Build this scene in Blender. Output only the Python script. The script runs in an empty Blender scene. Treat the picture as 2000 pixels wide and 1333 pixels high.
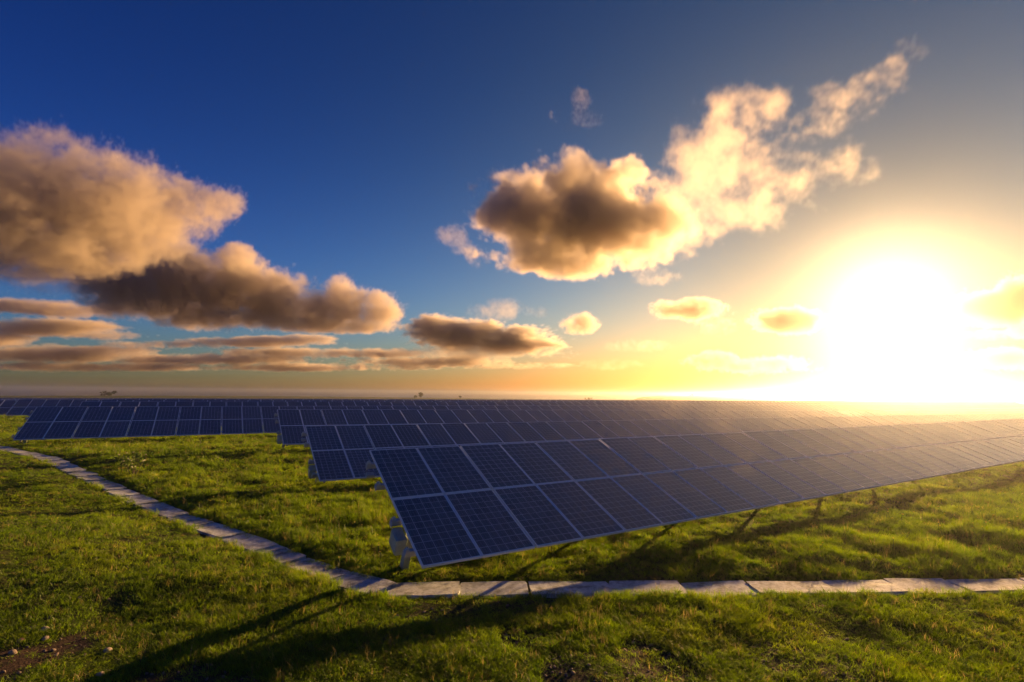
import bpy, bmesh, math, random
import numpy as np
from mathutils import Vector, Matrix
sc = bpy.context.scene
COL = sc.collection
RD = math.radians
random.seed(7)

# ------------------------------------------------------------------ camera
PW, PH, FPX = 2000, 1333, 972.54
CAM = Vector((0, 0, 3.0))
PITCH, ROLL, YAW = 0.102476, 0.009668, 0.538176
F = Vector((math.sin(YAW)*math.cos(PITCH), math.cos(YAW)*math.cos(PITCH), math.sin(PITCH)))
_r = Vector((math.cos(YAW), -math.sin(YAW), 0)); _u = _r.cross(F)
RV = _r*math.cos(ROLL) + _u*math.sin(ROLL); UV = -_r*math.sin(ROLL) + _u*math.cos(ROLL)
def view_dir(x, y):
    return (F*FPX + RV*(x-PW/2) - UV*(y-PH/2)).normalized()
cam = bpy.data.cameras.new('camera'); cam_o = bpy.data.objects.new('camera', cam); COL.objects.link(cam_o)
cam.sensor_width = 36; cam.lens = FPX/PW*36; cam.clip_start = .05; cam.clip_end = 100000
_m = Matrix((RV, UV, -F)).transposed().to_4x4(); _m.translation = CAM; cam_o.matrix_world = _m
sc.camera = cam_o

# ------------------------------------------------------------------ sky, sun, exposure
SUN = view_dir(1738, 586)
SUN_EL = math.asin(SUN.z); SUN_AZ = math.atan2(SUN.x, SUN.y)
world = bpy.data.worlds.new('World'); sc.world = world; world.use_nodes = True
def build_world():
    nt = world.node_tree; N = nt.nodes; L = nt.links; N.clear()
    out = N.new('ShaderNodeOutputWorld'); bg = N.new('ShaderNodeBackground'); L.new(bg.outputs[0], out.inputs[0])
    sky = N.new('ShaderNodeTexSky'); sky.sky_type = 'NISHITA'; sky.sun_disc = False
    sky.sun_elevation = SUN_EL; sky.sun_rotation = SUN_AZ
    sky.altitude = 30; sky.air_density = 1.0; sky.dust_density = 1.2; sky.ozone_density = 2.5
    def m(op, a, b=None):
        n = N.new('ShaderNodeMath'); n.operation = op
        for i, v in enumerate((a, b)):
            if v is None: continue
            if isinstance(v, (int, float)): n.inputs[i].default_value = v
            else: L.new(v, n.inputs[i])
        return n.outputs[0]
    tc = N.new('ShaderNodeTexCoord')
    dp = N.new('ShaderNodeVectorMath'); dp.operation = 'DOT_PRODUCT'
    L.new(tc.outputs['Generated'], dp.inputs[0]); dp.inputs[1].default_value = SUN
    th = m('ARCCOSINE', m('MAXIMUM', m('MINIMUM', dp.outputs['Value'], 0.99999), -0.99999))
    sx = N.new('ShaderNodeSeparateXYZ'); L.new(tc.outputs['Generated'], sx.inputs[0])
    el = m('ARCSINE', m('MINIMUM', m('MAXIMUM', sx.outputs[2], 0.0), 1.0))
    e5 = m('EXPONENT', m('MULTIPLY', el, -1/RD(5))); e20 = m('EXPONENT', m('MULTIPLY', el, -1/RD(20)))
    t15 = m('EXPONENT', m('MULTIPLY', th, -1/RD(15))); t35 = m('EXPONENT', m('MULTIPLY', th, -1/RD(35))); t9 = m('EXPONENT', m('MULTIPLY', m('POWER', m('DIVIDE', th, RD(14)), 2.0), -1.0))
    # photographic grade of the whole sky: a function of height above the horizon and angle from the sun only
    grade = ((-5.72, .6, -.45, 3.60, -5.167, 6.85), (-4.0, .6, -1.45, 3.028, -2.342, 3.05), (-2.10, .6, -2.75, 2.219, .2, -.72))
    sep = N.new('ShaderNodeSeparateColor'); L.new(sky.outputs[0], sep.inputs[0])
    comb = N.new('ShaderNodeCombineXYZ')
    core = m('MULTIPLY', m('EXPONENT', m('MULTIPLY', m('POWER', m('DIVIDE', th, RD(4.6)), 1.5), -1.0)), .25)
    for c, (a, b, k1, k2, k3, k4) in enumerate(grade):
        v = m('POWER', m('ADD', m('MULTIPLY', sep.outputs[c], 0.1), 0.001), b)
        ex = m('ADD', m('ADD', m('MULTIPLY', e5, k1), m('MULTIPLY', e20, k2)), m('ADD', m('ADD', m('MULTIPLY', t15, k3), m('MULTIPLY', t35, k4)), a))
        ex = m('ADD', ex, m('MULTIPLY', t9, -.9))
        v = m('MULTIPLY', v, m('EXPONENT', ex))
        v = m('ADD', v, m('MULTIPLY', core, (1.0, .90, .66)[c]))
        L.new(m('MULTIPLY', v, 10.0), comb.inputs[c])
    L.new(comb.outputs[0], bg.inputs[0]); bg.inputs[1].default_value = 0.1
build_world()
sun_d = bpy.data.lights.new('sun', 'SUN'); sun_d.energy = 5.0; sun_d.angle = RD(0.53); sun_d.color = (1, .57, .22)
sun_o = bpy.data.objects.new('sun', sun_d); COL.objects.link(sun_o)
sun_o.rotation_euler = SUN.to_track_quat('Z', 'Y').to_euler()
sc.view_settings.view_transform = 'Standard'; sc.view_settings.look = 'None'
sc.view_settings.exposure = 1.35; sc.view_settings.gamma = 1.0
sc.cycles.use_denoising = True
sc.cycles.volume_bounces = 2
sc.cycles.volume_step_rate = 2.5
sc.cycles.use_adaptive_sampling = True
sc.cycles.adaptive_threshold = 0.03
sc.cycles.max_bounces = 8
sc.cycles.transparent_max_bounces = 8

# ------------------------------------------------------------------ helpers
def tag(o, label=None, cat=None, group=None, kind=None):
    if label: o['label'] = label
    if cat: o['category'] = cat
    if group: o['group'] = group
    if kind: o['kind'] = kind
    return o
def link(name, data, parent=None):
    o = bpy.data.objects.new(name, data); COL.objects.link(o)
    if parent: o.parent = parent
    return o
def mesh_of(name, verts, faces, mats=(), midx=None, smooth=False, uv=None):
    me = bpy.data.meshes.new(name); me.from_pydata([tuple(v) for v in verts], [], faces)
    for mt in mats: me.materials.append(mt)
    if midx is not None: me.polygons.foreach_set('material_index', midx)
    if smooth: me.polygons.foreach_set('use_smooth', [True]*len(me.polygons))
    if uv is not None:
        l = me.uv_layers.new(name='UVMap'); l.data.foreach_set('uv', np.asarray(uv, np.float32).ravel())
    me.update(); return me
def grid_mesh(name, P, mats, smooth=True):
    ny, nx = P.shape[:2]
    idx = np.arange(nx*ny).reshape(ny, nx)
    q = np.stack([idx[:-1, :-1], idx[:-1, 1:], idx[1:, 1:], idx[1:, :-1]], -1).reshape(-1, 4)
    me = bpy.data.meshes.new(name)
    me.vertices.add(nx*ny); me.vertices.foreach_set('co', P.reshape(-1).astype(np.float32))
    me.loops.add(q.size); me.loops.foreach_set('vertex_index', q.ravel().astype(np.int32))
    me.polygons.add(len(q)); me.polygons.foreach_set('loop_start', np.arange(0, q.size, 4, dtype=np.int32))
    me.polygons.foreach_set('loop_total', np.full(len(q), 4, np.int32))
    if smooth: me.polygons.foreach_set('use_smooth', np.ones(len(q), bool))
    for mt in mats: me.materials.append(mt)
    me.update(calc_edges=True); me.validate(); return me
class MB:
    """collects boxes and bars into one mesh"""
    def __init__(s): s.v = []; s.f = []
    def box(s, a, b, M=None):
        n = len(s.v)
        for z in (a[2], b[2]):
            for (x, y) in ((a[0], a[1]), (b[0], a[1]), (b[0], b[1]), (a[0], b[1])):
                p = Vector((x, y, z)); s.v.append(M @ p if M else p)
        s.f += [(n, n+3, n+2, n+1), (n+4, n+5, n+6, n+7)] + [(n+i, n+(i+1) % 4, n+4+(i+1) % 4, n+4+i) for i in range(4)]
        return s
    def prism(s, prof, x0, x1, M=None):
        """profile in (y,z), counter-clockwise seen from +x, extruded along x"""
        n = len(s.v); k = len(prof)
        for x in (x0, x1):
            for (y, z) in prof:
                p = Vector((x, y, z)); s.v.append(M @ p if M else p)
        s.f += [tuple(range(n+k-1, n-1, -1)), tuple(range(n+k, n+2*k))]
        s.f += [(n+i, n+(i+1) % k, n+k+(i+1) % k, n+k+i) for i in range(k)]
        return s
    def mesh(s, name, mat): return mesh_of(name, s.v, s.f, (mat,))

# numpy value noise in 2d (several octaves), deterministic
_rng = np.random.RandomState(11)
_tab = _rng.rand(256, 256).astype(np.float64)
def vnoise(x, y):
    x = np.asarray(x, float); y = np.asarray(y, float)
    xi = np.floor(x).astype(int); yi = np.floor(y).astype(int); fx = x-xi; fy = y-yi
    fx = fx*fx*fx*(fx*(fx*6-15)+10); fy = fy*fy*fy*(fy*(fy*6-15)+10)
    g = lambda i, j: _tab[i & 255, j & 255]
    return (g(xi, yi)*(1-fx)+g(xi+1, yi)*fx)*(1-fy)+(g(xi, yi+1)*(1-fx)+g(xi+1, yi+1)*fx)*fy
def fbm(x, y, o=4, g=.5):
    s = 0; a = 1; t = 0
    for i in range(o):
        s = s+a*vnoise(x*2**i+17.3*i, y*2**i+5.1*i); t += a; a *= g
    return s/t
def sstep(a, b, x):
    t = np.clip((x-a)/(b-a), 0, 1); return t*t*(3-2*t)

# material helpers
class Mat:
    def __init__(s, name):
        s.m = bpy.data.materials.new(name); s.m.use_nodes = True; s.t = s.m.node_tree; s.n = s.t.nodes; s.l = s.t.links
        s.b = s.n['Principled BSDF']; s.out = s.n['Material Output']
    def new(s, t, **k):
        n = s.n.new(t)
        for a, v in k.items(): setattr(n, a, v)
        return n
    def put(s, sock, v):
        if hasattr(v, 'is_linked'): s.l.new(v, sock)
        else: sock.default_value = v
    def math(s, op, a, b=None, c=None):
        n = s.new('ShaderNodeMath', operation=op)
        for i, v in enumerate((a, b, c)):
            if v is not None: s.put(n.inputs[i], v)
        return n.outputs[0]
    def mix(s, f, a, b):
        n = s.new('ShaderNodeMix', data_type='RGBA'); s.put(n.inputs[0], f); s.put(n.inputs[6], a); s.put(n.inputs[7], b); return n.outputs[2]
    def noise(s, scale, detail=4, rough=.55, vec=None, dist=0):
        n = s.new('ShaderNodeTexNoise'); n.inputs['Scale'].default_value = scale; n.inputs['Detail'].default_value = detail
        n.inputs['Roughness'].default_value = rough; n.inputs['Distortion'].default_value = dist
        if vec is not None: s.l.new(vec, n.inputs['Vector'])
        return n.outputs[0]
    def ramp(s, f, *st):
        n = s.new('ShaderNodeValToRGB'); e = n.color_ramp.elements
        while len(e) < len(st): e.new(.5)
        for i, (p, c) in enumerate(st): e[i].position = p; e[i].color = (*c, 1) if len(c) == 3 else c
        s.l.new(f, n.inputs[0]); return n.outputs[0]
    def geo(s): return s.new('ShaderNodeNewGeometry').outputs['Position']
    def objco(s): return s.new('ShaderNodeTexCoord').outputs['Object']
    def rnd(s): return s.new('ShaderNodeObjectInfo').outputs['Random']
    def bump(s, h, st=.3, d=.02):
        n = s.new('ShaderNodeBump'); n.inputs['Strength'].default_value = st; n.inputs['Distance'].default_value = d
        s.l.new(h, n.inputs['Height']); s.l.new(n.outputs[0], s.b.inputs['Normal'])
    def set(s, **k):
        for a, v in k.items(): s.put(s.b.inputs[a.replace('_', ' ')], v)
        return s
C4 = lambda r, g, b: (r, g, b, 1)

# ------------------------------------------------------------------ terrain
PATH = np.array([(-10.2, 34.6), (-7.55, 29.6), (-4.75, 24.0), (-2.7, 19.1), (-1.0, 15.0), (.9, 10.7), (1.55, 9.1), (2.25, 7.72), (3.1, 7.25), (4.12, 6.80), (7.65, 4.93), (11.3, 3.0), (16.0, .5)])
def path_dist(x, y):
    d = np.full(np.shape(x), 1e9)
    for a, b in zip(PATH[:-1], PATH[1:]):
        ab = b-a; t = np.clip(((x-a[0])*ab[0]+(y-a[1])*ab[1])/(ab@ab), 0, 1)
        d = np.minimum(d, np.hypot(x-a[0]-t*ab[0], y-a[1]-t*ab[1]))
    return d
def inside(x, y):
    """>0 on the array side of the path"""
    yl = np.interp(x, PATH[:, 0], PATH[:, 1]); return y-yl
PROF_Y = [-400, 0, 5, 9, 16.6, 24.4, 31.6, 62, 100, 150, 250, 400, 3000]
PROF_Z = [0, 0, .0, .10, .17, .38, .37, .20, -.25, -1.0, -1.3, -.7, -.7]
SLP_Y = [0, 8, 16.6, 24.4, 31.6, 62, 120]
SLP_S = [0, -.0022, -.0065, -.011, -.003, -.002, -.002]
def base_h(x, y):
    s = np.interp(y, SLP_Y, SLP_S)
    return np.interp(y, PROF_Y, PROF_Z)+s*np.clip(x-2.7, -40, 110)*sstep(0, 8, y)
def bumps(x, y):
    r = np.hypot(x, y); fade = 1-sstep(60, 160, r)
    ins = sstep(-.3, .8, inside(x, y))
    b = (fbm(x*.22+3, y*.22+9, 3)-.5)*.26                                 # broad swells
    t = np.abs(fbm(x*.9+40, y*1.2+7, 4)-.5)*2                               # tussocks
    b = b+(.5-t)*.15*ins+(fbm(x*1.3+70, y*1.3, 4)-.5)*.09*(1-ins)
    # bank and hollow in the left foreground
    b = b-.12*np.exp(-(((x+.3)/1.3)**2+((y-8.2)/.8)**2))*(1-ins)
    b = b+.42*np.exp(-(((x+4.6)/2.6)**2+((y-12.0)/2.6)**2))*(1-ins)
    pd = path_dist(x, y)
    b = b*sstep(.25, 1.3, pd)-.05*(1-sstep(.26, .50, pd))
    return b*fade
def ground_h(x, y):
    return base_h(x, y)+bumps(x, y)
def gh(x, y): return float(ground_h(np.array([x]), np.array([y]))[0])

def bare_mask(x, y):
    """1 where the turf is worn down to soil"""
    r = np.hypot(x, y); out = 1-sstep(-.2, .5, inside(x, y)); near = 1-sstep(6.0, 8.5, r)
    soil = fbm(x*.55+3, y*.55+8, 4); fine = fbm(x*2.6+8, y*2.6+1, 4)-.5
    b = sstep(.48, .60, soil+fine*.25)*(.3+.7*near)*.85
    b = np.maximum(b, sstep(.35, .75, np.exp(-(((x+1.60)/.80)**2+((y-7.65)/.55)**2))+fine*.8))
    b = np.maximum(b, sstep(.42, .75, np.exp(-(((x+.35)/.85)**2+((y-6.45)/.22)**2))+fine*.8)*.9)
    return np.clip(b, 0, 1)*out
def mat_ground():
    M = Mat('meadow_soil'); p = M.geo()
    n1 = M.noise(.55, 5, .6, p); n2 = M.noise(6.0, 6, .65, p); n3 = M.noise(40, 4, .6, p)
    green = M.ramp(n2, (.25, (.030, .040, .007)), (.55, (.060, .078, .013)), (.8, (.10, .10, .024)))
    soil = M.ramp(n3, (.3, (.030, .020, .013)), (.6, (.075, .050, .032)), (.8, (.14, .105, .07)))
    at = M.new('ShaderNodeAttribute'); at.attribute_name = 'bare'
    f = M.math('MULTIPLY', M.ramp(n1, (.52, (0, 0, 0)), (.66, (1, 1, 1))), .35)
    c = M.mix(M.math('MAXIMUM', f, at.outputs['Fac']), green, soil)
    M.set(Base_Color=c, Roughness=.95, Specular_IOR_Level=.1); M.bump(n3, .6, .03); return M.m
def coast(az):
    """distance of the cliff edge for a compass angle from the row-normal (degrees)"""
    px = np.tan(np.radians(np.clip(az-math.degrees(YAW), -80, 80)))*972+1000
    d = np.interp(px, [-400, 0, 600, 1000, 1190, 1235, 1300, 1500, 2000, 2600], [330, 330, 350, 330, 300, 330, 1300, 1700, 1700, 1500])
    return d
def build_ground():
    th = np.radians(np.concatenate([np.arange(-180, -30, 3.0), np.arange(-30, 90, .2), np.arange(90, 180.1, 3.0)]))
    t = np.linspace(0, 1, 330)
    rmax = coast(np.degrees(th)); rmax = np.where(np.abs(np.degrees(th)-30) > 70, 600, rmax)
    r = .4*(rmax[:, None]/.4)**(t[None, :])
    x = r*np.sin(th)[:, None]; y = r*np.cos(th)[:, None]
    z = ground_h(x, y)
    far = sstep(350, 1200, r); z = z*(1-far)+(-1.9+3.0*(fbm(x*.004, y*.004, 3)-.45))*far
    # cliff down to the sea
    x2 = x[:, -1:]*1.01; y2 = y[:, -1:]*1.01
    P = np.stack([np.concatenate([x, x2], 1), np.concatenate([y, y2], 1), np.concatenate([z, np.full_like(x2, -7)], 1)], -1)
    me = grid_mesh('ground', P, (mat_ground(),)); a = me.attributes.new('bare', 'FLOAT', 'POINT'); a.data.foreach_set('value', bare_mask(P[..., 0], P[..., 1]).astype(np.float32).ravel())
    o = link('ground', me)
    tag(o, 'grassy meadow ground under and around the solar arrays', kind='structure')
build_ground()
def build_sea():
    M = Mat('sea_water'); p = M.geo()
    sc_ = M.new('ShaderNodeMapping'); M.l.new(p, sc_.inputs[0]); sc_.inputs['Scale'].default_value = (.02, .02, .02)
    n = M.noise(1.0, 5, .6, sc_.outputs[0])
    M.set(Base_Color=C4(.02, .035, .06), Roughness=.32, IOR=1.33); M.bump(n, .25, 3.0)
    th = np.linspace(0, 2*np.pi, 97); r = np.geomspace(60, 5200, 24)
    P = np.stack([r[:, None]*np.sin(th), r[:, None]*np.cos(th), np.full((24, 97), -6.0)], -1)
    o = link('sea', grid_mesh('sea', P, (M.m,))); tag(o, 'calm grey sea beyond the fields up to the horizon', kind='structure')
build_sea()

# ------------------------------------------------------------------ concrete path slabs
def mat_slab():
    M = Mat('weathered_concrete'); p = M.geo()
    n1 = M.noise(3.2, 6, .7, p); n2 = M.noise(14, 7, .75, p); n3 = M.noise(90, 3, .6, p)
    c = M.ramp(n2, (.30, (.17, .18, .15)), (.48, (.58, .62, .60)), (.75, (.76, .80, .78)))
    moss = M.ramp(n1, (.46, (0, 0, 0)), (.64, (1, 1, 1)))
    c = M.mix(M.math('MULTIPLY', moss, .75), c, C4(.07, .075, .04))
    c = M.mix(M.math('MULTIPLY', M.rnd(), .3), c, C4(.26, .24, .19))
    M.set(Base_Color=c, Roughness=.85); M.bump(n3, .5, .01); return M.m
def build_path():
    # bed
    L = []; s = 0
    cum = np.concatenate([[0], np.cumsum(np.hypot(*np.diff(PATH, axis=0).T))])
    at = lambda s: np.array([np.interp(s, cum, PATH[:, 0]), np.interp(s, cum, PATH[:, 1])])
    S = np.arange(0, cum[-1], .25); V = []; Fc = []
    for i, q in enumerate(S):
        a = at(q); d = at(min(q+.1, cum[-1]))-at(max(q-.1, 0)); d /= np.linalg.norm(d); nrm = np.array([-d[1], d[0]])
        for k in (-.36, .36):
            b = a+nrm*k; V.append((b[0], b[1], float(base_h(b[0], b[1]))-.045))
        if i: Fc.append((2*i-2, 2*i-1, 2*i+1, 2*i))
    M = Mat('damp_soil'); n = M.noise(30, 4, .6, M.geo()); M.set(Base_Color=M.ramp(n, (.3, (.02, .014, .009)), (.7, (.06, .042, .026))), Roughness=.95)
    po = link('path', mesh_of('path', V, Fc, (M.m,))); tag(po, 'narrow path of pale weathered concrete slabs bending round the front array', kind='structure')
    mt = mat_slab(); rr = random.Random(3); s = .1; corner = cum[7]
    base = MB().box((-.5, -.5, -1), (.5, .5, 0))
    def slab_mesh(seed):
        q = random.Random(seed); bm = bmesh.new(); bmesh.ops.create_cube(bm, size=1)
        bmesh.ops.subdivide_edges(bm, edges=bm.edges[:], cuts=3, use_grid_fill=True)
        for v in bm.verts:
            v.co.x += q.uniform(-.008, .008); v.co.y += q.uniform(-.02, .02)
            if v.co.z > .4: v.co.z += q.uniform(-.06, .03)
            if abs(v.co.x) > .49 and abs(v.co.y) > .48 : v.co.x *= q.uniform(.95, 1); v.co.y *= q.uniform(.93, 1)
        me = bpy.data.meshes.new('slab'); bm.to_mesh(me); bm.free(); me.materials.append(mt); return me
    sm = [slab_mesh(i) for i in range(6)]
    while s < cum[-1]-1.2:
        ln = rr.uniform(.82, 1.30); a, b = at(s), at(s+ln); mid = (a+b)/2; d = b-a
        o = link('slab', rr.choice(sm), po)
        z = float(base_h(mid[0], mid[1]))
        o.location = (mid[0]+rr.uniform(-.02, .02), mid[1]+rr.uniform(-.02, .02), z-.045+rr.uniform(-.015, .012))
        o.rotation_euler = (rr.uniform(-.05, .05), rr.uniform(-.02, .02), math.atan2(d[1], d[0])+rr.uniform(-.045, .045))
        o.scale = (np.linalg.norm(d)-rr.uniform(.012, .03), .50+rr.uniform(-.05, .05), .09)
        s += ln
build_path()

# ------------------------------------------------------------------ solar arrays
TILT = 0.414; CT, ST = math.cos(TILT), math.sin(TILT)
MW, MHT, GA, GB, GV = .965, 1.645, .012, .034, .025       # module width, height, gaps
def ux(k): return k*(MW+(GA+GB)/2) if k % 2 == 0 else (k-1)*(MW+(GA+GB)/2)+MW+GA
def mat_metal(name, col, rough=.42, metal=.85):
    M = Mat(name); n = M.noise(14, 4, .6, M.objco()); M.set(Base_Color=M.mix(n, C4(*[c*.8 for c in col]), C4(*col)), Metallic=metal, Roughness=M.math('ADD', M.math('MULTIPLY', n, .2), rough-.1)); return M.m
ALU = mat_metal('anodised_aluminium', (.93, .93, .92), .45, .05)
GALV = mat_metal('galvanised_steel', (.52, .55, .55), .5, .5)
def mat_plain(name, col, rough=.5):
    M = Mat(name); n = M.noise(9, 5, .6, M.objco()); M.set(Base_Color=M.mix(M.ramp(n, (.35, (0, 0, 0)), (.75, (1, 1, 1))), C4(*col), C4(*[c*.6 for c in col])), Roughness=rough); return M.m
PLASTIC = mat_plain('pale_green_plastic', (.46, .54, .44), .4)
WHITEP = mat_plain('white_plastic_cap', (.60, .62, .58), .45)
BACKM = mat_plain('white_backsheet', (.80, .81, .83), .12)
def glass(M, c):
    """dusty cover glass over the cells: clear coat, thin film of dust, run marks"""
    mp = M.new('ShaderNodeMapping'); M.l.new(M.geo(), mp.inputs[0]); mp.inputs['Scale'].default_value = (3.2, .7, .7)
    st = M.noise(1.6, 6, .65, mp.outputs[0]); dn = M.noise(.45, 5, .6, M.geo())
    dust = M.math('MULTIPLY', M.math('ADD', M.math('MULTIPLY', st, .6), M.math('MULTIPLY', dn, .6)), .19)
    dust = M.math('MULTIPLY', dust, M.math('ADD', M.math('MULTIPLY', M.rnd(), .9), .5))
    c = M.mix(dust, c, C4(.46, .44, .40))
    M.set(Base_Color=c, Roughness=M.math('ADD', M.math('MULTIPLY', dn, .2), .26), IOR=1.5, Coat_Weight=.8, Coat_Roughness=M.math('ADD', M.math('MULTIPLY', st, .08), .04)); return M.m
def mat_cell(name, blue, dark, per_island):
    M = Mat(name)
    uv = M.new('ShaderNodeTexCoord').outputs['UV']; sx = M.new('ShaderNodeSeparateXYZ'); M.l.new(uv, sx.inputs[0])
    rn = M.new('ShaderNodeNewGeometry').outputs['Random Per Island'] if per_island else M.rnd()
    vm = M.new('ShaderNodeVectorMath', operation='ADD'); M.l.new(uv, vm.inputs[0]); cx = M.new('ShaderNodeCombineXYZ')
    M.l.new(M.math('MULTIPLY', rn, 37.0), cx.inputs[0]); M.l.new(M.math('MULTIPLY', M.rnd(), 91.0), cx.inputs[1]); M.l.new(cx.outputs[0], vm.inputs[1])
    vo = M.new('ShaderNodeTexVoronoi'); vo.inputs['Scale'].default_value = 7; M.l.new(vm.outputs[0], vo.inputs['Vector'])
    sc_ = M.new('ShaderNodeSeparateColor'); M.l.new(vo.outputs['Color'], sc_.inputs[0])
    g = M.math('ADD', M.math('MULTIPLY', sc_.outputs[0], .45), M.math('MULTIPLY', rn, .55))
    c = M.mix(g, C4(*dark), C4(*blue))
    # three bus bars running up the slope
    fx = M.math('ABSOLUTE', M.math('SUBTRACT', M.math('FRACT', M.math('MULTIPLY', sx.outputs[0], 3.0)), .5))
    bus = M.math('LESS_THAN', fx, .034)
    c = M.mix(M.math('MULTIPLY', bus, .8), c, C4(.42, .44, .48))
    return glass(M, c)
CELLS = [mat_cell('blue_cell', (.020, .034, .062), (.010, .016, .028), True), mat_cell('navy_cell', (.016, .025, .044), (.008, .012, .020), True), mat_cell('black_cell', (.008, .009, .014), (.005, .005, .008), True)]
CELL1 = mat_cell('single_cell', (.020, .034, .062), (.010, .016, .028), False)
FR = .021                                                            # frame face width
CW, CH = .1450, .1510; CGX, CGY = .0090, .0090
CX0 = (MW-6*CW-5*CGX)/2; CY0 = (MHT-10*CH-9*CGY)/2
def cell_quad(i, j):
    x0 = CX0+i*(CW+CGX); y0 = CY0+j*(CH+CGY); return x0, y0, x0+CW, y0+CH
def make_module_meshes():
    lam = MB().box((FR, FR, -.012), (MW-FR, MHT-FR, -.005)).mesh('laminate', BACKM)
    f = MB(); z0, z1 = -.040, 0
    f.box((0, 0, z0), (MW, FR, z1)).box((0, MHT-FR, z0), (MW, MHT, z1)).box((0, FR, z0), (FR, MHT-FR, z1)).box((MW-FR, FR, z0), (MW, MHT-FR, z1))
    fr = f.mesh('frame', ALU)
    V = []; Fc = []; U = []
    for j in range(10):
        for i in range(6):
            a, b, c, d = cell_quad(i, j); n = len(V)
            V += [(a, b, -.0035), (c, b, -.0035), (c, d, -.0035), (a, d, -.0035)]; Fc.append((n, n+1, n+2, n+3)); U += [(0, 0), (1, 0), (1, 1), (0, 1)]
    grids = [mesh_of('cell_grid', V, Fc, (m,), uv=U) for m in CELLS]
    one = MB().box((0, 0, -.001), (CW, CH, 0)).mesh('cell', CELL1)
    l = one.uv_layers.new(name='UVMap')
    for p in one.polygons:
        for li in p.loop_indices:
            co = one.vertices[one.loops[li].vertex_index].co; l.data[li].uv = (co.x/CW, co.y/CH)
    return lam, fr, grids, one
LAM, FRAME, GRIDS, CELL = make_module_meshes()

class Row:
    def __init__(s, O, slope):
        s.O = Vector(O); s.ex = Vector((1, 0, slope)).normalized()
        s.ev = Vector((0, -CT, -ST)); s.n = s.ex.cross(-s.ev).normalized()
        s.M = Matrix((s.ex, -s.ev, s.n)).transposed().to_4x4(); s.M.translation = s.O     # local: x along, y up-slope, z out
    def p(s, x, v, n=0): return s.M @ Vector((x, -v, n))
def module_at(row, root, k, i, rr, cells=False, force=None):
    """k column, i = 0 upper, 1 lower"""
    x = ux(k); y = -(i*(MHT+GV)+MHT)
    o = link('solar_module', LAM, root)
    T = Matrix.Translation((x, y, rr.uniform(-.003, .003))) @ Matrix.Rotation(rr.gauss(0, .0022), 4, 'X') @ Matrix.Rotation(rr.gauss(0, .0022), 4, 'Y')
    o.matrix_local = root.matrix_world.inverted() @ row.M @ T
    link('frame', FRAME, o)
    if cells:
        for j in range(10):
            for c in range(6):
                a, b, _, _ = cell_quad(c, j); q = link('cell', CELL, o); q.location = (a, b, -.0030)
    else:
        g = force if force is not None else rr.choice((0, 0, 1, 1, 0))
        link('cell_grid', GRIDS[g], o)
    return o
def joined_modules(row, items, name, parent, mats=None):
    """many small modules as one mesh: frame slab and raised cell faces"""
    V = []; Fc = []; mi = []; U = []; rr = random.Random(5)
    for (k, i) in items:
        x = ux(k); y = -(i*(MHT+GV)+MHT); n = len(V)
        t = [Vector((x, y, 0)), Vector((x+MW, y, 0)), Vector((x+MW, y+MHT, 0)), Vector((x, y+MHT, 0))]
        dz = [rr.gauss(0, .002) for _ in range(4)]
        t = [q+Vector((0, 0, d)) for q, d in zip(t, dz)]
        lo = [q-Vector((0, 0, .04)) for q in t]
        e = .026
        ins = [t[0]+Vector((e, e, .002)), t[1]+Vector((-e, e, .002)), t[2]+Vector((-e, -e, .002)), t[3]+Vector((e, -e, .002))]
        for q in t+lo+ins: V.append(row.M @ q)
        Fc += [(n, n+1, n+2, n+3), (n, n+4, n+5, n+1), (n+1, n+5, n+6, n+2), (n+2, n+6, n+7, n+3), (n+3, n+7, n+4, n), (n+8, n+9, n+10, n+11)]
        mi += [0]*5+[1+(rr.random() < .4)]
        U += [(0, 0)]*20+[(0, 0), (6, 0), (6, 10), (0, 10)]
    me = mesh_of(name, V, Fc, (ALU, FAR1, FAR2), mi, uv=U)
    o = link(name, me)
    if parent:
        o.parent = parent; o.matrix_parent_inverse = parent.matrix_world.inverted()
    return o
def mat_far(name, blue, dark):
    """whole module face with cell lines, for modules too small to pick apart"""
    M = Mat(name); uv = M.new('ShaderNodeTexCoord').outputs['UV']; sx = M.new('ShaderNodeSeparateXYZ'); M.l.new(uv, sx.inputs[0])
    def ln(o): return M.math('LESS_THAN', M.math('SUBTRACT', .5, M.math('ABSOLUTE', M.math('SUBTRACT', M.math('FRACT', o), .5))), .017)
    g = M.math('MAXIMUM', ln(sx.outputs[0]), ln(sx.outputs[1]))
    rn = M.new('ShaderNodeNewGeometry').outputs['Random Per Island']
    c = M.mix(rn, C4(*dark), C4(*blue)); c = M.mix(g, c, C4(.45, .47, .5))
    return glass(M, c)
FAR1 = mat_far('far_module_blue', (.019, .031, .056), (.011, .016, .028)); FAR2 = mat_far('far_module_dark', (.008, .014, .04), (.005, .008, .018))
PUR_V = (.42, 1.13, 2.16, 2.90)
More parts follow.
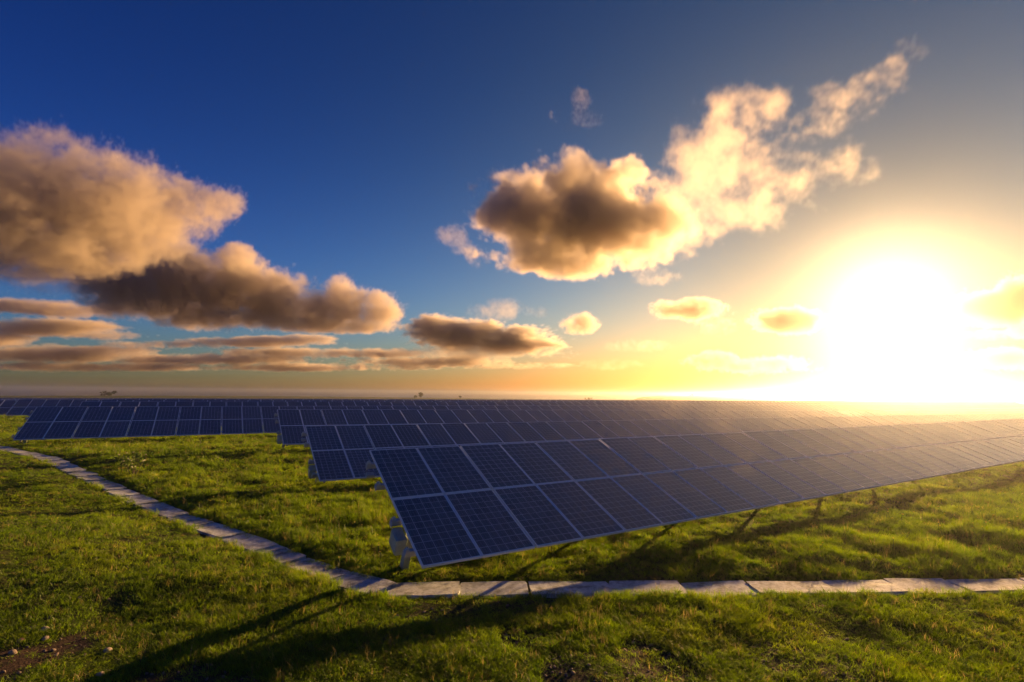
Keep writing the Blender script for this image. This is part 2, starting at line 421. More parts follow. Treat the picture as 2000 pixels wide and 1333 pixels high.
def rack(row, root, ncol, box=True):
    """purlins along the row, rafters, legs, end clamps under the modules"""
    L = ux(ncol)+.0; x0 = -.13
    def add(name, mb, mat, parent=root):
        me = mb.mesh(name, mat); me.transform(row.M); o = link(name, me); o.parent = parent
        o.matrix_parent_inverse = root.matrix_world.inverted() if parent is root else Matrix()
        return o
    for v in PUR_V:
        y = -v
        pr = [(y-.035, -.14), (y+.035, -.14), (y+.035, -.132), (y-.027, -.132), (y-.027, -.055), (y+.03, -.055), (y+.03, -.043), (y-.035, -.043)]
        pu = add('purlin', MB().prism(pr, x0, L+.1), GALV)
        b = MB().box((x0-.012, y-.05, -.155), (x0-.002, y+.05, -.05))
        b.box((x0+.0, y-.032, -.041), (x0+.06, y+.032, -.012)).box((x0+.015, y-.016, -.012), (x0+.045, y+.016, .012))
        c = add('end_clamp', b, WHITEP)
    xs = np.arange(.16, min(L, 34), 2.95)
    for j, xx in enumerate(xs):
        xr = xx
        add('rafter', MB().box((xr, -3.12, -.225), (xr+.055, -.22, -.142)), GALV)
        # one wide pile under each rafter, square to the modules, driven into the ground
        v, w = (2.36, .07) if j == 0 else (1.5, .028)
        top = row.p(xr+.027, v, -.226); g = gh(top.x, top.y)
        ln = max(.15, (top.z-g)/CT+.25)
        lg = MB().prism([(-v-w, -.226), (-v-w, -.226-ln), (-v+w, -.226-ln), (-v+w, -.226)], xr-.062, xr-.052)
        lg.prism([(-v-w, -.226), (-v-w, -.226-ln), (-v-w+.008, -.226-ln), (-v-w+.008, -.226)], xr-.052, xr+.04)
        lg.prism([(-v+w-.008, -.226), (-v+w-.008, -.226-ln), (-v+w, -.226-ln), (-v+w, -.226)], xr-.052, xr+.04)
        add('leg', lg, GALV)
    if box:
        b = MB().box((-.115, -2.52, -.44), (.04, -2.20, -.165))
        jb = add('junction_box', b, PLASTIC)
        lid = MB().box((-.132, -2.505, -.425), (-.1155, -2.215, -.18)); add('box_lid', lid, PLASTIC)
        for v in (2.25, 2.34, 2.43):
            add('cable_gland', MB().box((-.06, -v-.012, -.475), (-.03, -v+.012, -.4405)), GALV)
    # flat tie plate at the upper end
    add('tie_plate', MB().box((-.17, -.66, -.20), (-.03, -.54, -.156)), GALV)
def array(name, O, slope, ncol, near_up, near_lo, label, seed, cells=(), black=(), lo_to=None, group='rows of solar modules', rk=True):
    row = Row(O, slope); rr = random.Random(seed)
    g = gh(O[0], O[1]-1.5)
    root = link(name, None); root.location = (O[0], O[1]-1.5, g); root.empty_display_size = .3
    bpy.context.view_layer.update()
    tag(root, label, 'solar array', group)
    rest = []
    for k in range(ncol):
        for i in (0, 1):
            if k < (near_up, near_lo)[i]:
                module_at(row, root, k, i, rr, (k, i) in cells, 2 if (k, i) in black else None)
            else: rest.append((k, i))
    if rest:
        o = joined_modules(row, rest, 'distant_modules', root); tag(o, kind='stuff')
    if rk: rack(row, root, ncol)
    return root
Z = CAM.z
array('solar_array', (2.744, 10.075, Z-1.169), -.0022, 46, 46, 46, 'nearest solar array, blue modules running in from the path bend to the right edge', 1,
      cells=((0, 0), (0, 1), (1, 0), (1, 1), (2, 1)))
array('solar_array', (2.754, 18.203, Z-1.205), -.0065, 84, 56, 6, 'second solar array from the front, one nearly black module in its upper row', 2, black=((3, 0),))
array('solar_array', (2.654, 25.94, Z-.905), -.0115, 120, 60, 4, 'third solar array from the front, its left end just behind the second', 3)
array('solar_array', (-7.367, 33.204, Z-.934), -.003, 160, 60, 14, 'long solar array at left whose left end stands free on the grass', 4, black=((21, 0),))
def far_rows():
    y = 33.204; n = 0
    labels = {}
    rowlist = []
    for j in range(1, 20):
        yy = 33.204+7.745*j
        if j == 4: continue
        x0 = (-7.0, -7.2, -7.6)[j-1] if j < 4 else (-62 if j < 8 else -70-2*j)
        rowlist.append((j, x0, yy))
    words = ['fifth', 'sixth', 'seventh', None, 'ninth', 'tenth', 'eleventh', 'twelfth', 'thirteenth', 'fourteenth', 'fifteenth', 'sixteenth', 'seventeenth', 'eighteenth', 'nineteenth', 'twentieth', 'twenty-first', 'twenty-second', 'twenty-third']
    for (j, x0, yy) in rowlist:
        x1 = min(4.0*yy, 420)
        nc = int((x1-x0)/.988); nc -= nc % 2
        zt = float(base_h(0, yy-1.5))+1.70+ (.15 if j < 4 else 0)
        sl = float(np.interp(yy, SLP_Y, SLP_S))
        row = Row((x0, yy, zt-sl*x0), sl)
        o = joined_modules(row, [(k, i) for k in range(nc) for i in (0, 1)], 'solar_array', None)
        tag(o, '%s solar array row from the front, seen as a thin strip of far blue modules' % words[j-1], 'solar array', 'rows of solar modules')
array('solar_array', (-15.554, 64.176, Z-1.111), -.002, 270, 26, 9, 'small far solar array at left, its free end above the long one', 5)
far_rows()

# ------------------------------------------------------------------ grass, flowers, stones: scattered with geometry nodes
def hidden_collection(name, objs):
    c = bpy.data.collections.new(name)
    for o in objs: c.objects.link(o)
    return c
def scatter(name, coll, pos, rot, scl, var, label, cat=None, mat=None):
    n = len(pos); me = bpy.data.meshes.new(name); me.vertices.add(n); me.vertices.foreach_set('co', np.asarray(pos, np.float32).ravel())
    for nm, ty, d in (('rot', 'FLOAT_VECTOR', rot), ('scl', 'FLOAT_VECTOR', scl), ('var', 'INT', var)):
        a = me.attributes.new(nm, ty, 'POINT'); a.data.foreach_set('vector' if ty == 'FLOAT_VECTOR' else 'value', np.asarray(d, np.int32 if ty == 'INT' else np.float32).ravel())
    if mat: me.materials.append(mat)
    o = link(name, me); tag(o, label, kind='stuff')
    ng = bpy.data.node_groups.new(name, 'GeometryNodeTree'); N = ng.nodes; L = ng.links
    ng.interface.new_socket('Geometry', in_out='INPUT', socket_type='NodeSocketGeometry'); ng.interface.new_socket('Geometry', in_out='OUTPUT', socket_type='NodeSocketGeometry')
    gi = N.new('NodeGroupInput'); go = N.new('NodeGroupOutput'); mp = N.new('GeometryNodeMeshToPoints'); L.new(gi.outputs[0], mp.inputs[0])
    ip = N.new('GeometryNodeInstanceOnPoints'); L.new(mp.outputs[0], ip.inputs['Points'])
    ci = N.new('GeometryNodeCollectionInfo'); ci.inputs['Collection'].default_value = coll; ci.inputs['Separate Children'].default_value = True; ci.inputs['Reset Children'].default_value = True
    L.new(ci.outputs[0], ip.inputs['Instance']); ip.inputs['Pick Instance'].default_value = True
    for nm, ty, so in (('rot', 'FLOAT_VECTOR', 'Rotation'), ('scl', 'FLOAT_VECTOR', 'Scale'), ('var', 'INT', 'Instance Index')):
        a = N.new('GeometryNodeInputNamedAttribute'); a.data_type = ty; a.inputs['Name'].default_value = nm
        if so == 'Rotation':
            e = N.new('FunctionNodeEulerToRotation'); L.new(a.outputs[0], e.inputs[0]); L.new(e.outputs[0], ip.inputs[so])
        else: L.new(a.outputs[0], ip.inputs[so])
    L.new(ip.outputs[0], go.inputs[0]); o.modifiers.new('scatter', 'NODES').node_group = ng
    return o
def mat_grass(name, c0, c1, c2, straw):
    M = Mat(name); M.n.remove(M.b)
    n = M.noise(.35, 4, .6, M.geo()); n2 = M.noise(1.7, 3, .6, M.geo())
    f = M.math('ADD', M.math('MULTIPLY', n, .7), M.math('MULTIPLY', n2, .45))
    c = M.ramp(f, (.38, c0), (.58, c1), (.76, c2))
    c = M.mix(M.math('MULTIPLY', M.math('GREATER_THAN', M.rnd(), .94), .7), c, C4(*straw))
    hv = M.new('ShaderNodeHueSaturation'); M.l.new(M.math('ADD', M.math('MULTIPLY', M.math('FRACT', M.math('MULTIPLY', M.rnd(), 7.31)), .85), .58), hv.inputs['Value']); M.l.new(c, hv.inputs['Color']); c = hv.outputs[0]
    d = M.new('ShaderNodeBsdfDiffuse'); t = M.new('ShaderNodeBsdfTranslucent'); M.l.new(c, d.inputs[0])
    hs = M.new('ShaderNodeHueSaturation'); hs.inputs['Saturation'].default_value = 1.1; hs.inputs['Value'].default_value = 1.9; M.l.new(c, hs.inputs['Color']); M.l.new(hs.outputs[0], t.inputs[0])
    mx = M.new('ShaderNodeMixShader'); mx.inputs[0].default_value = .58; M.l.new(d.outputs[0], mx.inputs[1]); M.l.new(t.outputs[0], mx.inputs[2])
    gl = M.new('ShaderNodeBsdfGlossy'); gl.inputs['Roughness'].default_value = .45; gl.inputs[0].default_value = (.5, .5, .5, 1)
    m2 = M.new('ShaderNodeMixShader'); m2.inputs[0].default_value = .05; M.l.new(mx.outputs[0], m2.inputs[1]); M.l.new(gl.outputs[0], m2.inputs[2])
    M.l.new(m2.outputs[0], M.out.inputs[0]); return M.m
GRASS = mat_grass('meadow_grass', (.064, .116, .008), (.115, .178, .012), (.18, .23, .018), (.25, .20, .06))
def tuft(name, seed, nb, spread, lean, mat, wid=.05):
    q = random.Random(seed); V = []; Fc = []
    for b in range(nb):
        a = q.uniform(0, 6.283); r = spread*math.sqrt(q.random()); px, py = r*math.cos(a), r*math.sin(a)
        h = q.uniform(.45, 1.05); w = wid*q.uniform(.6, 1.1); da = q.uniform(0, 6.283); ln = q.uniform(.1, lean)
        wind = (-.22, -.08); dx, dy = math.cos(da)*ln+wind[0]*h, math.sin(da)*ln+wind[1]*h
        ta = q.uniform(0, 6.283); wx, wy = math.cos(ta)*w/2, math.sin(ta)*w/2; n = len(V)
        for t, ww in ((0, 1), (.5, .8)):
            cx, cy, cz = px+dx*t*t, py+dy*t*t, h*t*(1-.12*t)
            V += [(cx-wx*ww, cy-wy*ww, cz), (cx+wx*ww, cy+wy*ww, cz)]
        V.append((px+dx, py+dy, h*.88)); Fc += [(n, n+1, n+3, n+2), (n+2, n+3, n+4)]
    o = bpy.data.objects.new(name, mesh_of(name, V, Fc, (mat,))); return o
def build_grass():
    rs = np.random.RandomState(5); n = 230000
    az = np.radians(rs.uniform(-24, 86, n)); r = 2.6*np.exp(rs.rand(n)*math.log(150/2.6))
    x = r*np.sin(az); y = r*np.cos(az)
    pd = path_dist(x, y); ins = sstep(-.2, .5, inside(x, y))
    bare = bare_mask(x, y)
    edge = -.01+.50*fbm(x*2.3+11, y*2.3, 3)+.06*rs.rand(n)
    keep = (pd > edge) & (rs.rand(n) > bare*.94)
    x, y, r, ins, pd, bare = x[keep], y[keep], r[keep], ins[keep], pd[keep], bare[keep]; n = len(x)
    z = np.maximum(ground_h(x, y), base_h(x, y)-.03)-.012
    clump = fbm(x*1.1+9, y*1.1+2, 4)
    h = (.085+.085*ins)*(.25+1.5*clump)*(.8+.4*rs.rand(n))*(1-.45*bare)
    h *= np.where(inside(x, y) > 0, 1-.45*np.exp(-(pd/.9)**2), 1+.9*np.exp(-((pd-.30)/.16)**2))
    # lower under the front edges of the arrays so that they stay clear
    h = np.where((y > 6.2) & (y < 11) & (x > 2.6), h*.72, h)
    wide = np.maximum(1, (r/11)**.75)
    hs = h*np.maximum(1, (r/40)**.3)
    scl = np.stack([.105*wide*(.8+.5*rs.rand(n)), .105*wide*(.8+.5*rs.rand(n)), hs], -1)
    rot = np.stack([rs.normal(0, .12, n), rs.normal(0, .12, n), rs.normal(0, .6, n)], -1)
    STRAW = mat_grass('dry_straw', (.20, .15, .06), (.26, .20, .08), (.32, .25, .11), (.3, .24, .1)); WEED = mat_grass('weed_leaf', (.03, .06, .010), (.05, .09, .014), (.07, .11, .02), (.09, .10, .02))
    kinds = [tuft('tuft_%d' % i, i, 20, .55, .75, GRASS, .055) for i in range(6)]+[tuft('tuft_6', 66, 7, .5, .5, STRAW, .028), tuft('tuft_7', 67, 12, .35, 1.3, WEED, .26)]
    c = hidden_collection('grass_kinds', kinds)
    var = rs.randint(0, 6, n); u = rs.rand(n); stalk = u < .016; weed = (u > .97) & (fbm(x*.8+33, y*.8, 3) > .48)
    var = np.where(stalk, 6, np.where(weed, 7, var)); scl[stalk, 2] = scl[stalk, 2]*1.7+.05; scl[weed, 2] *= .8
    scatter('grass', c, np.stack([x, y, z], -1), rot, scl, var, 'short windblown green meadow grass over the whole foreground')
build_grass()
def build_flowers():
    M = Mat('yellow_petals'); M.set(Base_Color=C4(.62, .50, .03), Roughness=.6)
    S = Mat('flower_stalk'); S.set(Base_Color=C4(.06, .10, .02), Roughness=.7)
    def flower(i):
        q = random.Random(50+i); V = [(-.03, 0, 0), (.03, 0, 0), (.03+.1, .02, .9), (-.03+.1, .02, .9)]; Fc = [(0, 1, 2, 3)]; mi = [1]
        for k in range(5):
            a = k*1.2566+q.uniform(-.2, .2); n = len(V); c, s = math.cos(a), math.sin(a)
            V += [(.1, .02, .9), (.1+.09*c-.05*s, .02+.09*s+.05*c, .95), (.1+.16*c, .02+.16*s, 1.0), (.1+.09*c+.05*s, .02+.09*s-.05*c, .95)]; Fc.append((n, n+1, n+2, n+3)); mi.append(0)
        return bpy.data.objects.new('flower_%d' % i, mesh_of('flower', V, Fc, (M.m, S.m), mi))
    rs = np.random.RandomState(8); n = 2600
    az = np.radians(rs.uniform(-20, 84, n)); r = 6*np.exp(rs.rand(n)*math.log(45/6)); x = r*np.sin(az); y = r*np.cos(az)
    k = (inside(x, y) > .5) & (fbm(x*.5, y*.5+50, 3) > .55); x, y, r = x[k], y[k], r[k]; n = len(x)
    s = (.12+.09*rs.rand(n)); w = np.maximum(1, r/14)
    scatter('wildflowers', hidden_collection('flower_kinds', [flower(i) for i in range(3)]), np.stack([x, y, ground_h(x, y)], -1), np.stack([rs.normal(0, .2, n), rs.normal(0, .2, n), rs.uniform(0, 6.3, n)], -1), np.stack([s*.75*w, s*.75*w, s+.05], -1), rs.randint(0, 3, n), 'tiny yellow wildflowers dotted through the meadow grass')
build_flowers()
def mat_stone(name, a, b):
    M = Mat(name); n = M.noise(8, 5, .65, M.objco()); M.set(Base_Color=M.mix(M.rnd(), M.ramp(n, (.3, a), (.7, b)), C4(.16, .11, .08)), Roughness=.8); M.bump(n, .4, .02); return M.m
PEB = mat_stone('pebble', (.07, .05, .04), (.26, .21, .17))
def stone_mesh(name, seed, mat, sub=2):
    q = random.Random(seed); bm = bmesh.new(); bmesh.ops.create_icosphere(bm, subdivisions=sub, radius=1)
    ax = [Vector((q.gauss(0, 1), q.gauss(0, 1), q.gauss(0, 1))).normalized() for _ in range(7)]; lim = [q.uniform(.62, .92) for _ in ax]
    for v in bm.verts:
        for a, l in zip(ax, lim):
            d = v.co.dot(a)
            if d > l: v.co -= a*(d-l)*.9
    for f in bm.faces: f.smooth = True
    me = bpy.data.meshes.new(name); bm.to_mesh(me); bm.free(); me.materials.append(mat); return me
def build_stones():
    rs = np.random.RandomState(21); n = 9000
    az = np.radians(rs.uniform(-22, 80, n)); r = 3.5*np.exp(rs.rand(n)*math.log(9.5/3.5)); x = r*np.sin(az); y = r*np.cos(az)
    k = (inside(x, y) < -.5) & (rs.rand(n) < bare_mask(x, y)*.8); x, y = x[k], y[k]; n = len(x)
    s = .007+.022*rs.rand(n)**3
    scatter('gravel', hidden_collection('pebble_kinds', [bpy.data.objects.new('pebble_%d' % i, stone_mesh('pebble', i, PEB, 1)) for i in range(5)]), np.stack([x, y, ground_h(x, y)+s*.2], -1), rs.uniform(0, 6.3, (n, 3))*(.15, .15, 1), np.stack([s*1.2, s, s*.65], -1), rs.randint(0, 5, n), 'loose gravel lying on the bare soil in the near foreground')
    for i, (px, py, s, lab) in enumerate((
            (86, 1232, .040, 'largest pale cream stone on the bare soil at the lower left'),
            (88, 1250, .036, 'yellowish stone just in front of the largest pale stone'),
            (25, 1277, .038, 'cream stone nearest the lower left corner on the soil'),
            (210, 1273, .038, 'white angular stone at the end of the strip of gravel'),
            (196, 1320, .040, 'flat white stone at the bottom edge left of centre'),
            (64, 1228, .030, 'small grey stone left of the largest pale stone'),
            (40, 1254, .038, 'dull reddish stone half sunk in the dark soil'))):
        d = view_dir(px, py); t = -CAM.z/d.z
        for _ in range(6): p = CAM+d*t; t += (p.z-gh(p.x, p.y))/-d.z
        p = CAM+d*t
        mt = STN[2] if 'reddish' in lab else (STN[1] if 'grey' in lab else STN[0])
        o = link('stone', stone_mesh('stone', 300+i, mt)); o.location = (p.x, p.y, gh(p.x, p.y)+s*.3); o.scale = (s*1.25, s, s*.8); o.rotation_euler = (.1, -.1, i*1.3)
        tag(o, lab, 'stone', 'stones on the bare soil')
STN = [mat_stone('cream_stone', (.34, .28, .20), (.52, .46, .36)), mat_stone('grey_stone', (.22, .22, .22), (.4, .4, .4)), mat_stone('red_stone', (.14, .07, .05), (.24, .13, .10))]
build_stones()

# ------------------------------------------------------------------ shrubs and far bushes
LEAF = mat_grass('shrub_leaf', (.03, .055, .010), (.05, .085, .016), (.08, .11, .025), (.10, .12, .03))
DARKLEAF = mat_grass('far_leaf', (.018, .026, .008), (.026, .036, .010), (.04, .05, .014), (.04, .05, .014))
BARK = mat_plain('bark', (.09, .065, .045), .9)
def bush(name, loc, h, w, seed, label, nleaf=320, leaf=.07, mat=LEAF, flowers=0, cat='shrub', group=None):
    q = random.Random(seed); root = link(name, None); root.location = loc; tag(root, label, cat, group)
    V = []; Fc = []
    for s in range(6):
        a = q.uniform(0, 6.28); r = w*.3*q.random(); tip = Vector((r*2*math.cos(a), r*2*math.sin(a), h*q.uniform(.6, .9))); b = Vector((r*.3*math.cos(a), r*.3*math.sin(a), -.05*h)); n = len(V); t0 = h*.02
        for p, t in ((b, t0), (tip, t0*.3)):
            for k in range(4): V.append((p.x+t*math.cos(k*1.571), p.y+t*math.sin(k*1.571), p.z))
        Fc += [(n+k, n+(k+1) % 4, n+4+(k+1) % 4, n+4+k) for k in range(4)]
    link('stem', mesh_of('stem', V, Fc, (BARK,)), root)
    V = []; Fc = []; cl = [(Vector((q.gauss(0, .3)*w, q.gauss(0, .3)*w, h*q.uniform(.25, .82))), q.uniform(.16, .32)*min(w, h)) for _ in range(9)]
    for _ in range(nleaf):
        c, r = q.choice(cl); d = Vector((q.gauss(0, 1), q.gauss(0, 1), q.gauss(0, 1))).normalized(); p = c+d*r*q.uniform(.55, 1.1)
        if p.z < 0: p.z = abs(p.z)*.3
        e1 = Vector((q.gauss(0, 1), q.gauss(0, 1), q.gauss(0, .6))).normalized(); e2 = e1.cross(d).normalized(); l = leaf*q.uniform(.6, 1.2); n = len(V)
        V += [p-e1*l, p+e2*l*.4, p+e1*l, p-e2*l*.4]; Fc.append((n, n+1, n+2, n+3))
    link('crown', mesh_of('crown', V, Fc, (mat,)), root)
    for i in range(flowers):
        c, r = q.choice(cl); p = c+Vector((q.gauss(0, .5)*r, q.gauss(0, .5)*r, r*1.15)); V = [p+Vector((0, 0, -.02))]; Fc = []
        for k in range(6): V.append(p+Vector((.032*math.cos(k*1.047), .032*math.sin(k*1.047), .008*(k % 2))))
        Fc = [(0, 1+k, 1+(k+1) % 6) for k in range(6)]+[(1, 2, 3, 4, 5, 6)]
        link('flower_head', mesh_of('flower_head', V, Fc, (PETAL,)), root)
    return root
PETAL = mat_plain('cream_petals', (.75, .70, .45), .6)
bush('flowering_shrub', (-1.98, 19.55, gh(-1.98, 19.55)), .72, .55, 3, 'lone dark leafy plant with cream flowers beside the slab path', 420, .055, LEAF, 9)
def at_far(px, D, zoff=0):
    d = view_dir(px, 770); d = Vector((d.x, d.y, 0)).normalized()*D; return d
for i, (px, D, h, w, lab) in enumerate((
        (203, 322, 2.4, 2.2, 'left one of two small round bushes on the far left skyline'),
        (217, 322, 3.0, 2.6, 'right one of two small round bushes on the far left skyline'),
        (822, 318, 4.0, 2.2, 'taller pointed bush on the skyline above the third array'),
        (811, 318, 2.0, 2.6, 'low bush just left of the pointed skyline bush'),
        (899, 316, 2.2, 1.4, 'tiny lone bush on the skyline right of the pointed bush'),
        (1150, 296, 1.8, 3.4, 'low dark bush clump where the near land ends at the sea'),
        (1352, 1200, 8, 7, 'small tree standing up from the low headland'))):
    p = at_far(px, D); zz = gh(p.x, p.y) if D < 600 else -2.6
    bush('far_bush', (p.x, p.y, zz), h, w, 40+i, lab, 260, .16*h, DARKLEAF, cat='bush', group='bushes on the skyline')
def build_hedge():
    # line of trees along the right skyline, each a tree of its own
    rr = random.Random(12)
    for i, px in enumerate((1905, 1921, 1934, 1949, 1962, 1975, 1986, 1997, 2012, 2030)):
        D = 640+rr.uniform(-15, 15); p = at_far(px, D); h = rr.uniform(4.5, 7.5)+(i > 4)*2.0
        words = ['first', 'second', 'third', 'fourth', 'fifth', 'sixth', 'seventh', 'eighth', 'ninth', 'tenth'][i]
        bush('skyline_tree', (p.x, p.y, -2.3), h, h*.95, 80+i, '%s tree, counted from the sun, of the low line on the right skyline' % words, 300, .12*h, DARKLEAF, cat='tree', group='tree line on the right skyline')
build_hedge()

# ------------------------------------------------------------------ clouds: real volumes far out, lit by the sun and the sky
def fft_noise(shape, beta, seed, vox, stretch=(1, 1, 1), kmin=0.0):
    rs = np.random.RandomState(seed); w = rs.standard_normal(shape).astype(np.float32)
    k = [np.fft.fftfreq(n, v)*s for n, s, v in zip(shape[:2], stretch[:2], vox[:2])]+[np.fft.rfftfreq(shape[2], vox[2])*stretch[2]]
    kk = np.sqrt(k[0][:, None, None]**2+k[1][None, :, None]**2+k[2][None, None, :]**2).astype(np.float32)
    amp = np.where(kk > kmin, np.maximum(kk, 1e-7)**(-beta/2), 0).astype(np.float32)
    r = np.fft.irfftn(np.fft.rfftn(w)*amp, s=shape).astype(np.float32)
    return (r-r.mean())/r.std()
def cloud(name, box, depth, half, res, parts, dens, seed, amp=.34, soft=.35, beta=3.5, stretch=(1, 1, 1), billow=.5, aniso=.55, lump=140, label=None):
    """box = extent in degrees-like picture units of the reference view, depth = distance in m, half = half thickness in m"""
    x0, x1, y0, y1 = box; nx, ny, nz = res
    cdir = view_dir((x0+x1)/2, (y0+y1)/2); Y = Vector((cdir.x, cdir.y, 0)).normalized(); X = Y.cross(Vector((0, 0, 1))); Zv = Vector((0, 0, 1))
    def on_plane(px, py):
        d = view_dir(px, py); t = depth/d.dot(Y); p = CAM+d*t; return p
    cs = [on_plane(px, py) for px in (x0, x1) for py in (y0, y1)]
    C = CAM+Y*depth
    xs = [(p-C).dot(X) for p in cs]; zs = [(p-C).z for p in cs]
    lo = np.array([min(xs), -half, min(zs)]); hi = np.array([max(xs), half, max(zs)])
    gx = np.linspace(lo[0], hi[0], nx); gy = np.linspace(lo[1], hi[1], ny); gz = np.linspace(lo[2], hi[2], nz)
    Cn = np.array(C-CAM); W = Cn[None, None]+gx[:, None, None]*np.array(X)+gz[None, :, None]*np.array(Zv)
    dz = W@np.array(F); px = PW/2+FPX*(W@np.array(RV))/dz; py = PH/2-FPX*(W@np.array(UV))/dz
    m = np.full((nx, ny, nz), -3, np.float32)
    mpp = depth/FPX; dmul = np.ones((nx, ny, nz), np.float32)
    for e in parts:
        cx, cy, rx, ry = e[:4]; wt = e[4] if len(e) > 4 else 1.0; th = e[5] if len(e) > 5 else 1.0; oy = (e[6] if len(e) > 6 else 0)
        A = ((px-cx)/rx)**2+((py-cy)/ry)**2; ty = th*math.sqrt(rx*ry)*mpp
        B = ((gy-oy)/ty)**2
        v = (1-A[:, None, :]-B[None, :, None]).astype(np.float32); v = np.where(v > 0, v*wt, v*max(wt, .75)); dm = e[7] if len(e) > 7 else (1.0 if wt > .5 else .14)
        dmul = np.where(v > m, dm, dmul); m = np.maximum(m, v)
    vox = (hi-lo)/(np.array(res)-1); big = lump*mpp
    n1 = fft_noise((nx, ny, nz), beta, seed, vox, stretch, 1/big)
    n2 = np.abs(fft_noise((nx, ny, nz), beta, seed+1, vox, stretch, 2.2/big))
    q = m+amp*(n1*(1-billow)+billow*(.8-n2)*1.2)
    d = np.clip(q/soft, 0, 1)*(m > -1.5)
    ex = np.zeros((nx, ny, nz), np.float32); ex[1:-1, 1:-1, 1:-1] = 1
    for ax in (0, 1, 2):
        for _ in range(3): dmul = (dmul+np.roll(dmul, 2, ax)+np.roll(dmul, -2, ax))/3
    d = (d*ex*dmul).astype(np.float32)
    me = bpy.data.meshes.new(name); n = nx*ny*nz; me.vertices.add(n)
    co = np.empty((nx, ny, nz, 3), np.float32); co[..., 0] = gx[:, None, None]; co[..., 1] = gy[None, :, None]; co[..., 2] = gz[None, None, :]
    me.vertices.foreach_set('co', co.ravel()); at = me.attributes.new('dens', 'FLOAT', 'POINT'); at.data.foreach_set('value', d.ravel())
    o = link(name, me); Mx = Matrix((X, Y, Zv)).transposed().to_4x4(); Mx.translation = C; o.matrix_world = Mx
    tag(o, label, kind='stuff')
    mt = bpy.data.materials.new(name+'_vapour'); mt.use_nodes = True; t = mt.node_tree; t.nodes.clear()
    ou = t.nodes.new('ShaderNodeOutputMaterial'); pv = t.nodes.new('ShaderNodeVolumePrincipled'); t.links.new(pv.outputs[0], ou.inputs['Volume'])
    pv.inputs['Color'].default_value = (.87, .79, .70, 1); pv.inputs['Density'].default_value = dens; pv.inputs['Anisotropy'].default_value = aniso
    me.materials.append(mt)
    ng = bpy.data.node_groups.new(name, 'GeometryNodeTree'); N = ng.nodes; L = ng.links
    ng.interface.new_socket('Geometry', in_out='INPUT', socket_type='NodeSocketGeometry'); ng.interface.new_socket('Geometry', in_out='OUTPUT', socket_type='NodeSocketGeometry')
    gi = N.new('NodeGroupInput'); go = N.new('NodeGroupOutput'); vc = N.new('GeometryNodeVolumeCube')
    vc.inputs['Min'].default_value = lo; vc.inputs['Max'].default_value = hi
    for a, v in zip('XYZ', res): vc.inputs['Resolution '+a].default_value = v
    def mm(op, a, b):
        k = N.new('ShaderNodeMath'); k.operation = op
        for i, v in enumerate((a, b)):
            if isinstance(v, (int, float)): k.inputs[i].default_value = v
            else: L.new(v, k.inputs[i])
        return k.outputs[0]
    pos = N.new('GeometryNodeInputPosition'); sx = N.new('ShaderNodeSeparateXYZ'); L.new(pos.outputs[0], sx.inputs[0])
    ix = [mm('ROUND', mm('MULTIPLY', mm('SUBTRACT', sx.outputs[i], float(lo[i])), float((res[i]-1)/(hi[i]-lo[i]))), 0.0) for i in range(3)]
    # integer index arithmetic keeps the lookup exact
    fi = []
    for v in ix:
        k = N.new('FunctionNodeFloatToInt'); k.rounding_mode = 'ROUND'; L.new(v, k.inputs[0]); fi.append(k.outputs[0])
    def im(op, a, b):
        k = N.new('FunctionNodeIntegerMath'); k.operation = op
        for i, v in enumerate((a, b)):
            if isinstance(v, int): k.inputs[i].default_value = v
            else: L.new(v, k.inputs[i])
        return k.outputs[0]
    idx = im('ADD', im('MULTIPLY', im('ADD', im('MULTIPLY', fi[0], ny), fi[1]), nz), fi[2])
    na = N.new('GeometryNodeInputNamedAttribute'); na.data_type = 'FLOAT'; na.inputs['Name'].default_value = 'dens'
    si = N.new('GeometryNodeSampleIndex'); si.data_type = 'FLOAT'; si.domain = 'POINT'; L.new(gi.outputs[0], si.inputs[0]); L.new(na.outputs[0], si.inputs['Value']); L.new(idx, si.inputs['Index'])
    L.new(si.outputs[0], vc.inputs['Density'])
    sm = N.new('GeometryNodeSetMaterial'); L.new(vc.outputs[0], sm.inputs[0]); sm.inputs['Material'].default_value = mt; L.new(sm.outputs[0], go.inputs[0])
    o.modifiers.new('cloud', 'NODES').node_group = ng
    return o
cloud('cloud', (900, 1880, 40, 580), 2400, 440, (360, 50, 200), [
    (1010, 445, 66, 55, 1, 1.5), (1095, 425, 115, 82, 1.2, 1.7), (1195, 440, 115, 72, 1.2, 1.7), (1280, 430, 90, 50, 1, 1.4), (1095, 372, 66, 40, 1, 1.3), (1222, 338, 36, 30, .6), (1060, 500, 115, 30, 1, 1.5), (1170, 508, 95, 30, 1, 1.5),
    (1360, 405, 120, 50, .42, .8), (1400, 300, 90, 66, .44, .8), (1470, 255, 105, 60, .42, .8), (1345, 275, 40, 26, .3), (1560, 235, 95, 44, .34, .8), (1640, 205, 75, 36, .26, .8), (1700, 178, 50, 28, .2), (1775, 112, 34, 34, .04),
    (1757, 150, 36, 26, .14), (1480, 350, 130, 55, .28, .8), (1580, 320, 95, 54, .22, .8), (1300, 475, 110, 30, .45), (1430, 430, 110, 30, .25, .8), (1430, 200, 70, 26, .1)],
    .014, 1, amp=.66, soft=.7, beta=3.8, lump=300, billow=.25, label='big golden cloud with a dark body, high above the nearest array')
cloud('cloud', (-260, 500, 240, 590), 3000, 600, (250, 60, 130), [
    (-60, 410, 210, 125), (60, 370, 150, 95), (190, 420, 155, 105), (280, 430, 120, 80), (360, 405, 85, 46, .8), (425, 402, 46, 32, .7), (60, 300, 80, 34, .5), (120, 500, 175, 50), (230, 480, 105, 55), (-150, 500, 150, 55)],
    .009, 21, amp=.52, soft=.55, beta=3.7, label='large orange lit cloud bank at the upper left')
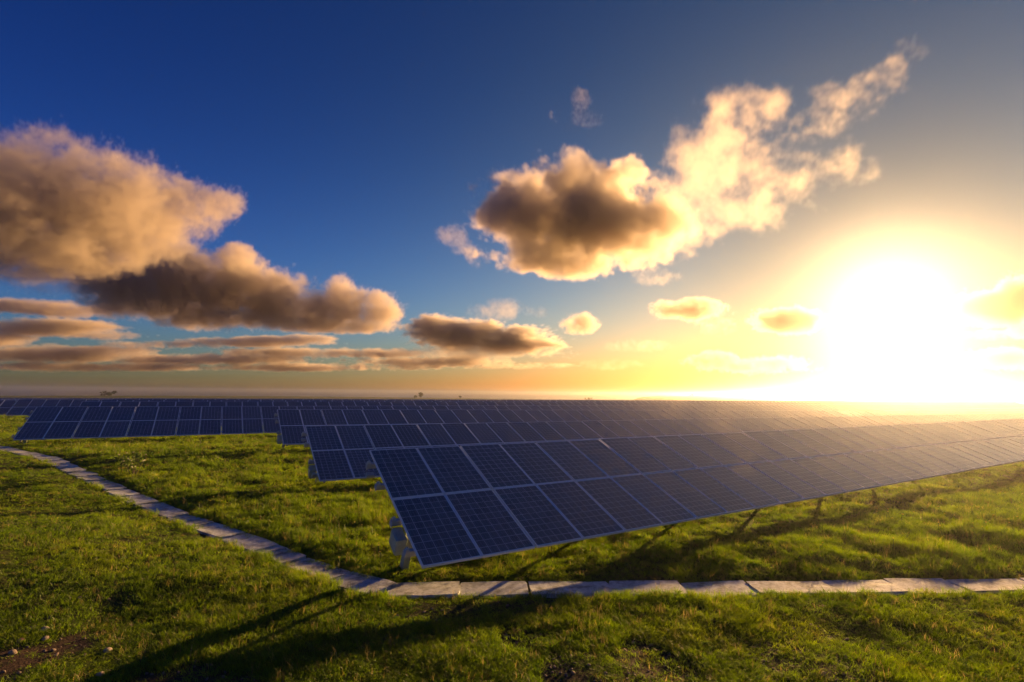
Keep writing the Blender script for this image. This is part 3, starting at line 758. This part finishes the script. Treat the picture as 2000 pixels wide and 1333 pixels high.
cloud('cloud', (20, 850, 440, 690), 3800, 600, (300, 56, 110), [
    (240, 545, 115, 48), (340, 545, 115, 64), (430, 565, 105, 66), (520, 582, 95, 54), (600, 602, 85, 40), (670, 592, 56, 46), (742, 604, 46, 36), (452, 508, 46, 32), (300, 590, 150, 36), (430, 618, 160, 26), (600, 628, 130, 20), (690, 638, 90, 14), (100, 548, 110, 24, .4)],
    .012, 31, amp=.54, soft=.55, beta=3.7, label='long dark cloud bank below the orange one at left')
cloud('cloud', (-150, 1180, 560, 748), 9000, 1300, (520, 36, 110), [
    (845, 642, 50, 28), (900, 655, 95, 32), (1000, 668, 95, 28, .8), (930, 690, 150, 13, .5), (60, 602, 190, 13, .6), (80, 640, 140, 16, .8), (220, 655, 80, 7, .5), (480, 668, 160, 9, .8), (340, 673, 110, 8, .7), (710, 691, 150, 9, .7), (80, 692, 200, 14, .8), (400, 703, 190, 11, .8), (850, 707, 170, 9, .6), (600, 718, 210, 7, .6), (560, 689, 140, 8, .6), (260, 718, 170, 7, .6), (1010, 715, 110, 6, .4), (-60, 660, 120, 16), (200, 684, 110, 7, .6), (580, 662, 80, 7, .6), (60, 716, 150, 7, .6)],
    .008, 41, amp=.55, soft=.6, beta=3.0, stretch=(2.2, 1.2, 1), billow=.4, label='bands of low broken cloud over the left horizon')
cloud('cloud', (840, 1640, 170, 740), 5000, 260, (400, 22, 285), [
    (945, 608, 32, 16, .4), (985, 605, 40, 22, .5), (1035, 610, 32, 13, .3), (1135, 633, 38, 20, .9), (1345, 606, 72, 21, .9), (1540, 626, 70, 26, 1, 1.1, 0, 1.7), (1280, 541, 46, 16, .3), (1390, 704, 54, 17, .7), (1490, 714, 84, 17, .7), (886, 458, 30, 24, .8, 1, 0, .12), (908, 485, 30, 14, .4),
    (1135, 195, 20, 20, .1, 1, 0, .08), (1145, 228, 32, 16, .1, 1, 0, .08), (1085, 226, 12, 12, .1, 1, 0, .08), (1240, 676, 70, 12, .25), (1190, 712, 60, 10, .25), (1400, 640, 40, 16, .1)],
    .012, 51, amp=.50, soft=.8, beta=3.5, label='small scattered puffs of cloud left of the sun')
cloud('cloud', (1820, 2250, 530, 750), 4000, 360, (180, 32, 95), [
    (1950, 605, 115, 36, .9, .9), (2030, 590, 100, 50, 1, 1), (2150, 600, 100, 55, 1.2), (1965, 702, 100, 22, .7, .8), (1930, 655, 60, 10, .4), (2000, 650, 40, 16, .7), (2100, 700, 100, 24)],
    .014, 61, amp=.42, soft=.7, label='golden cloud right of the sun at the picture edge')

# ------------------------------------------------------------------ haze
def build_haze():
    mt = bpy.data.materials.new('sea_haze'); mt.use_nodes = True; t = mt.node_tree; t.nodes.clear()
    ou = t.nodes.new('ShaderNodeOutputMaterial'); pv = t.nodes.new('ShaderNodeVolumePrincipled'); t.links.new(pv.outputs[0], ou.inputs['Volume'])
    pv.inputs['Color'].default_value = (.98, .96, .93, 1); pv.inputs['Density'].default_value = HAZE; pv.inputs['Anisotropy'].default_value = .90
    o = link('haze', MB().box((-5400, -5400, -8), (5400, 5400, 7.7)).mesh('haze', mt)); tag(o, 'thin pale evening haze over the fields and the sea', kind='stuff')
HAZE = .0009
build_haze()
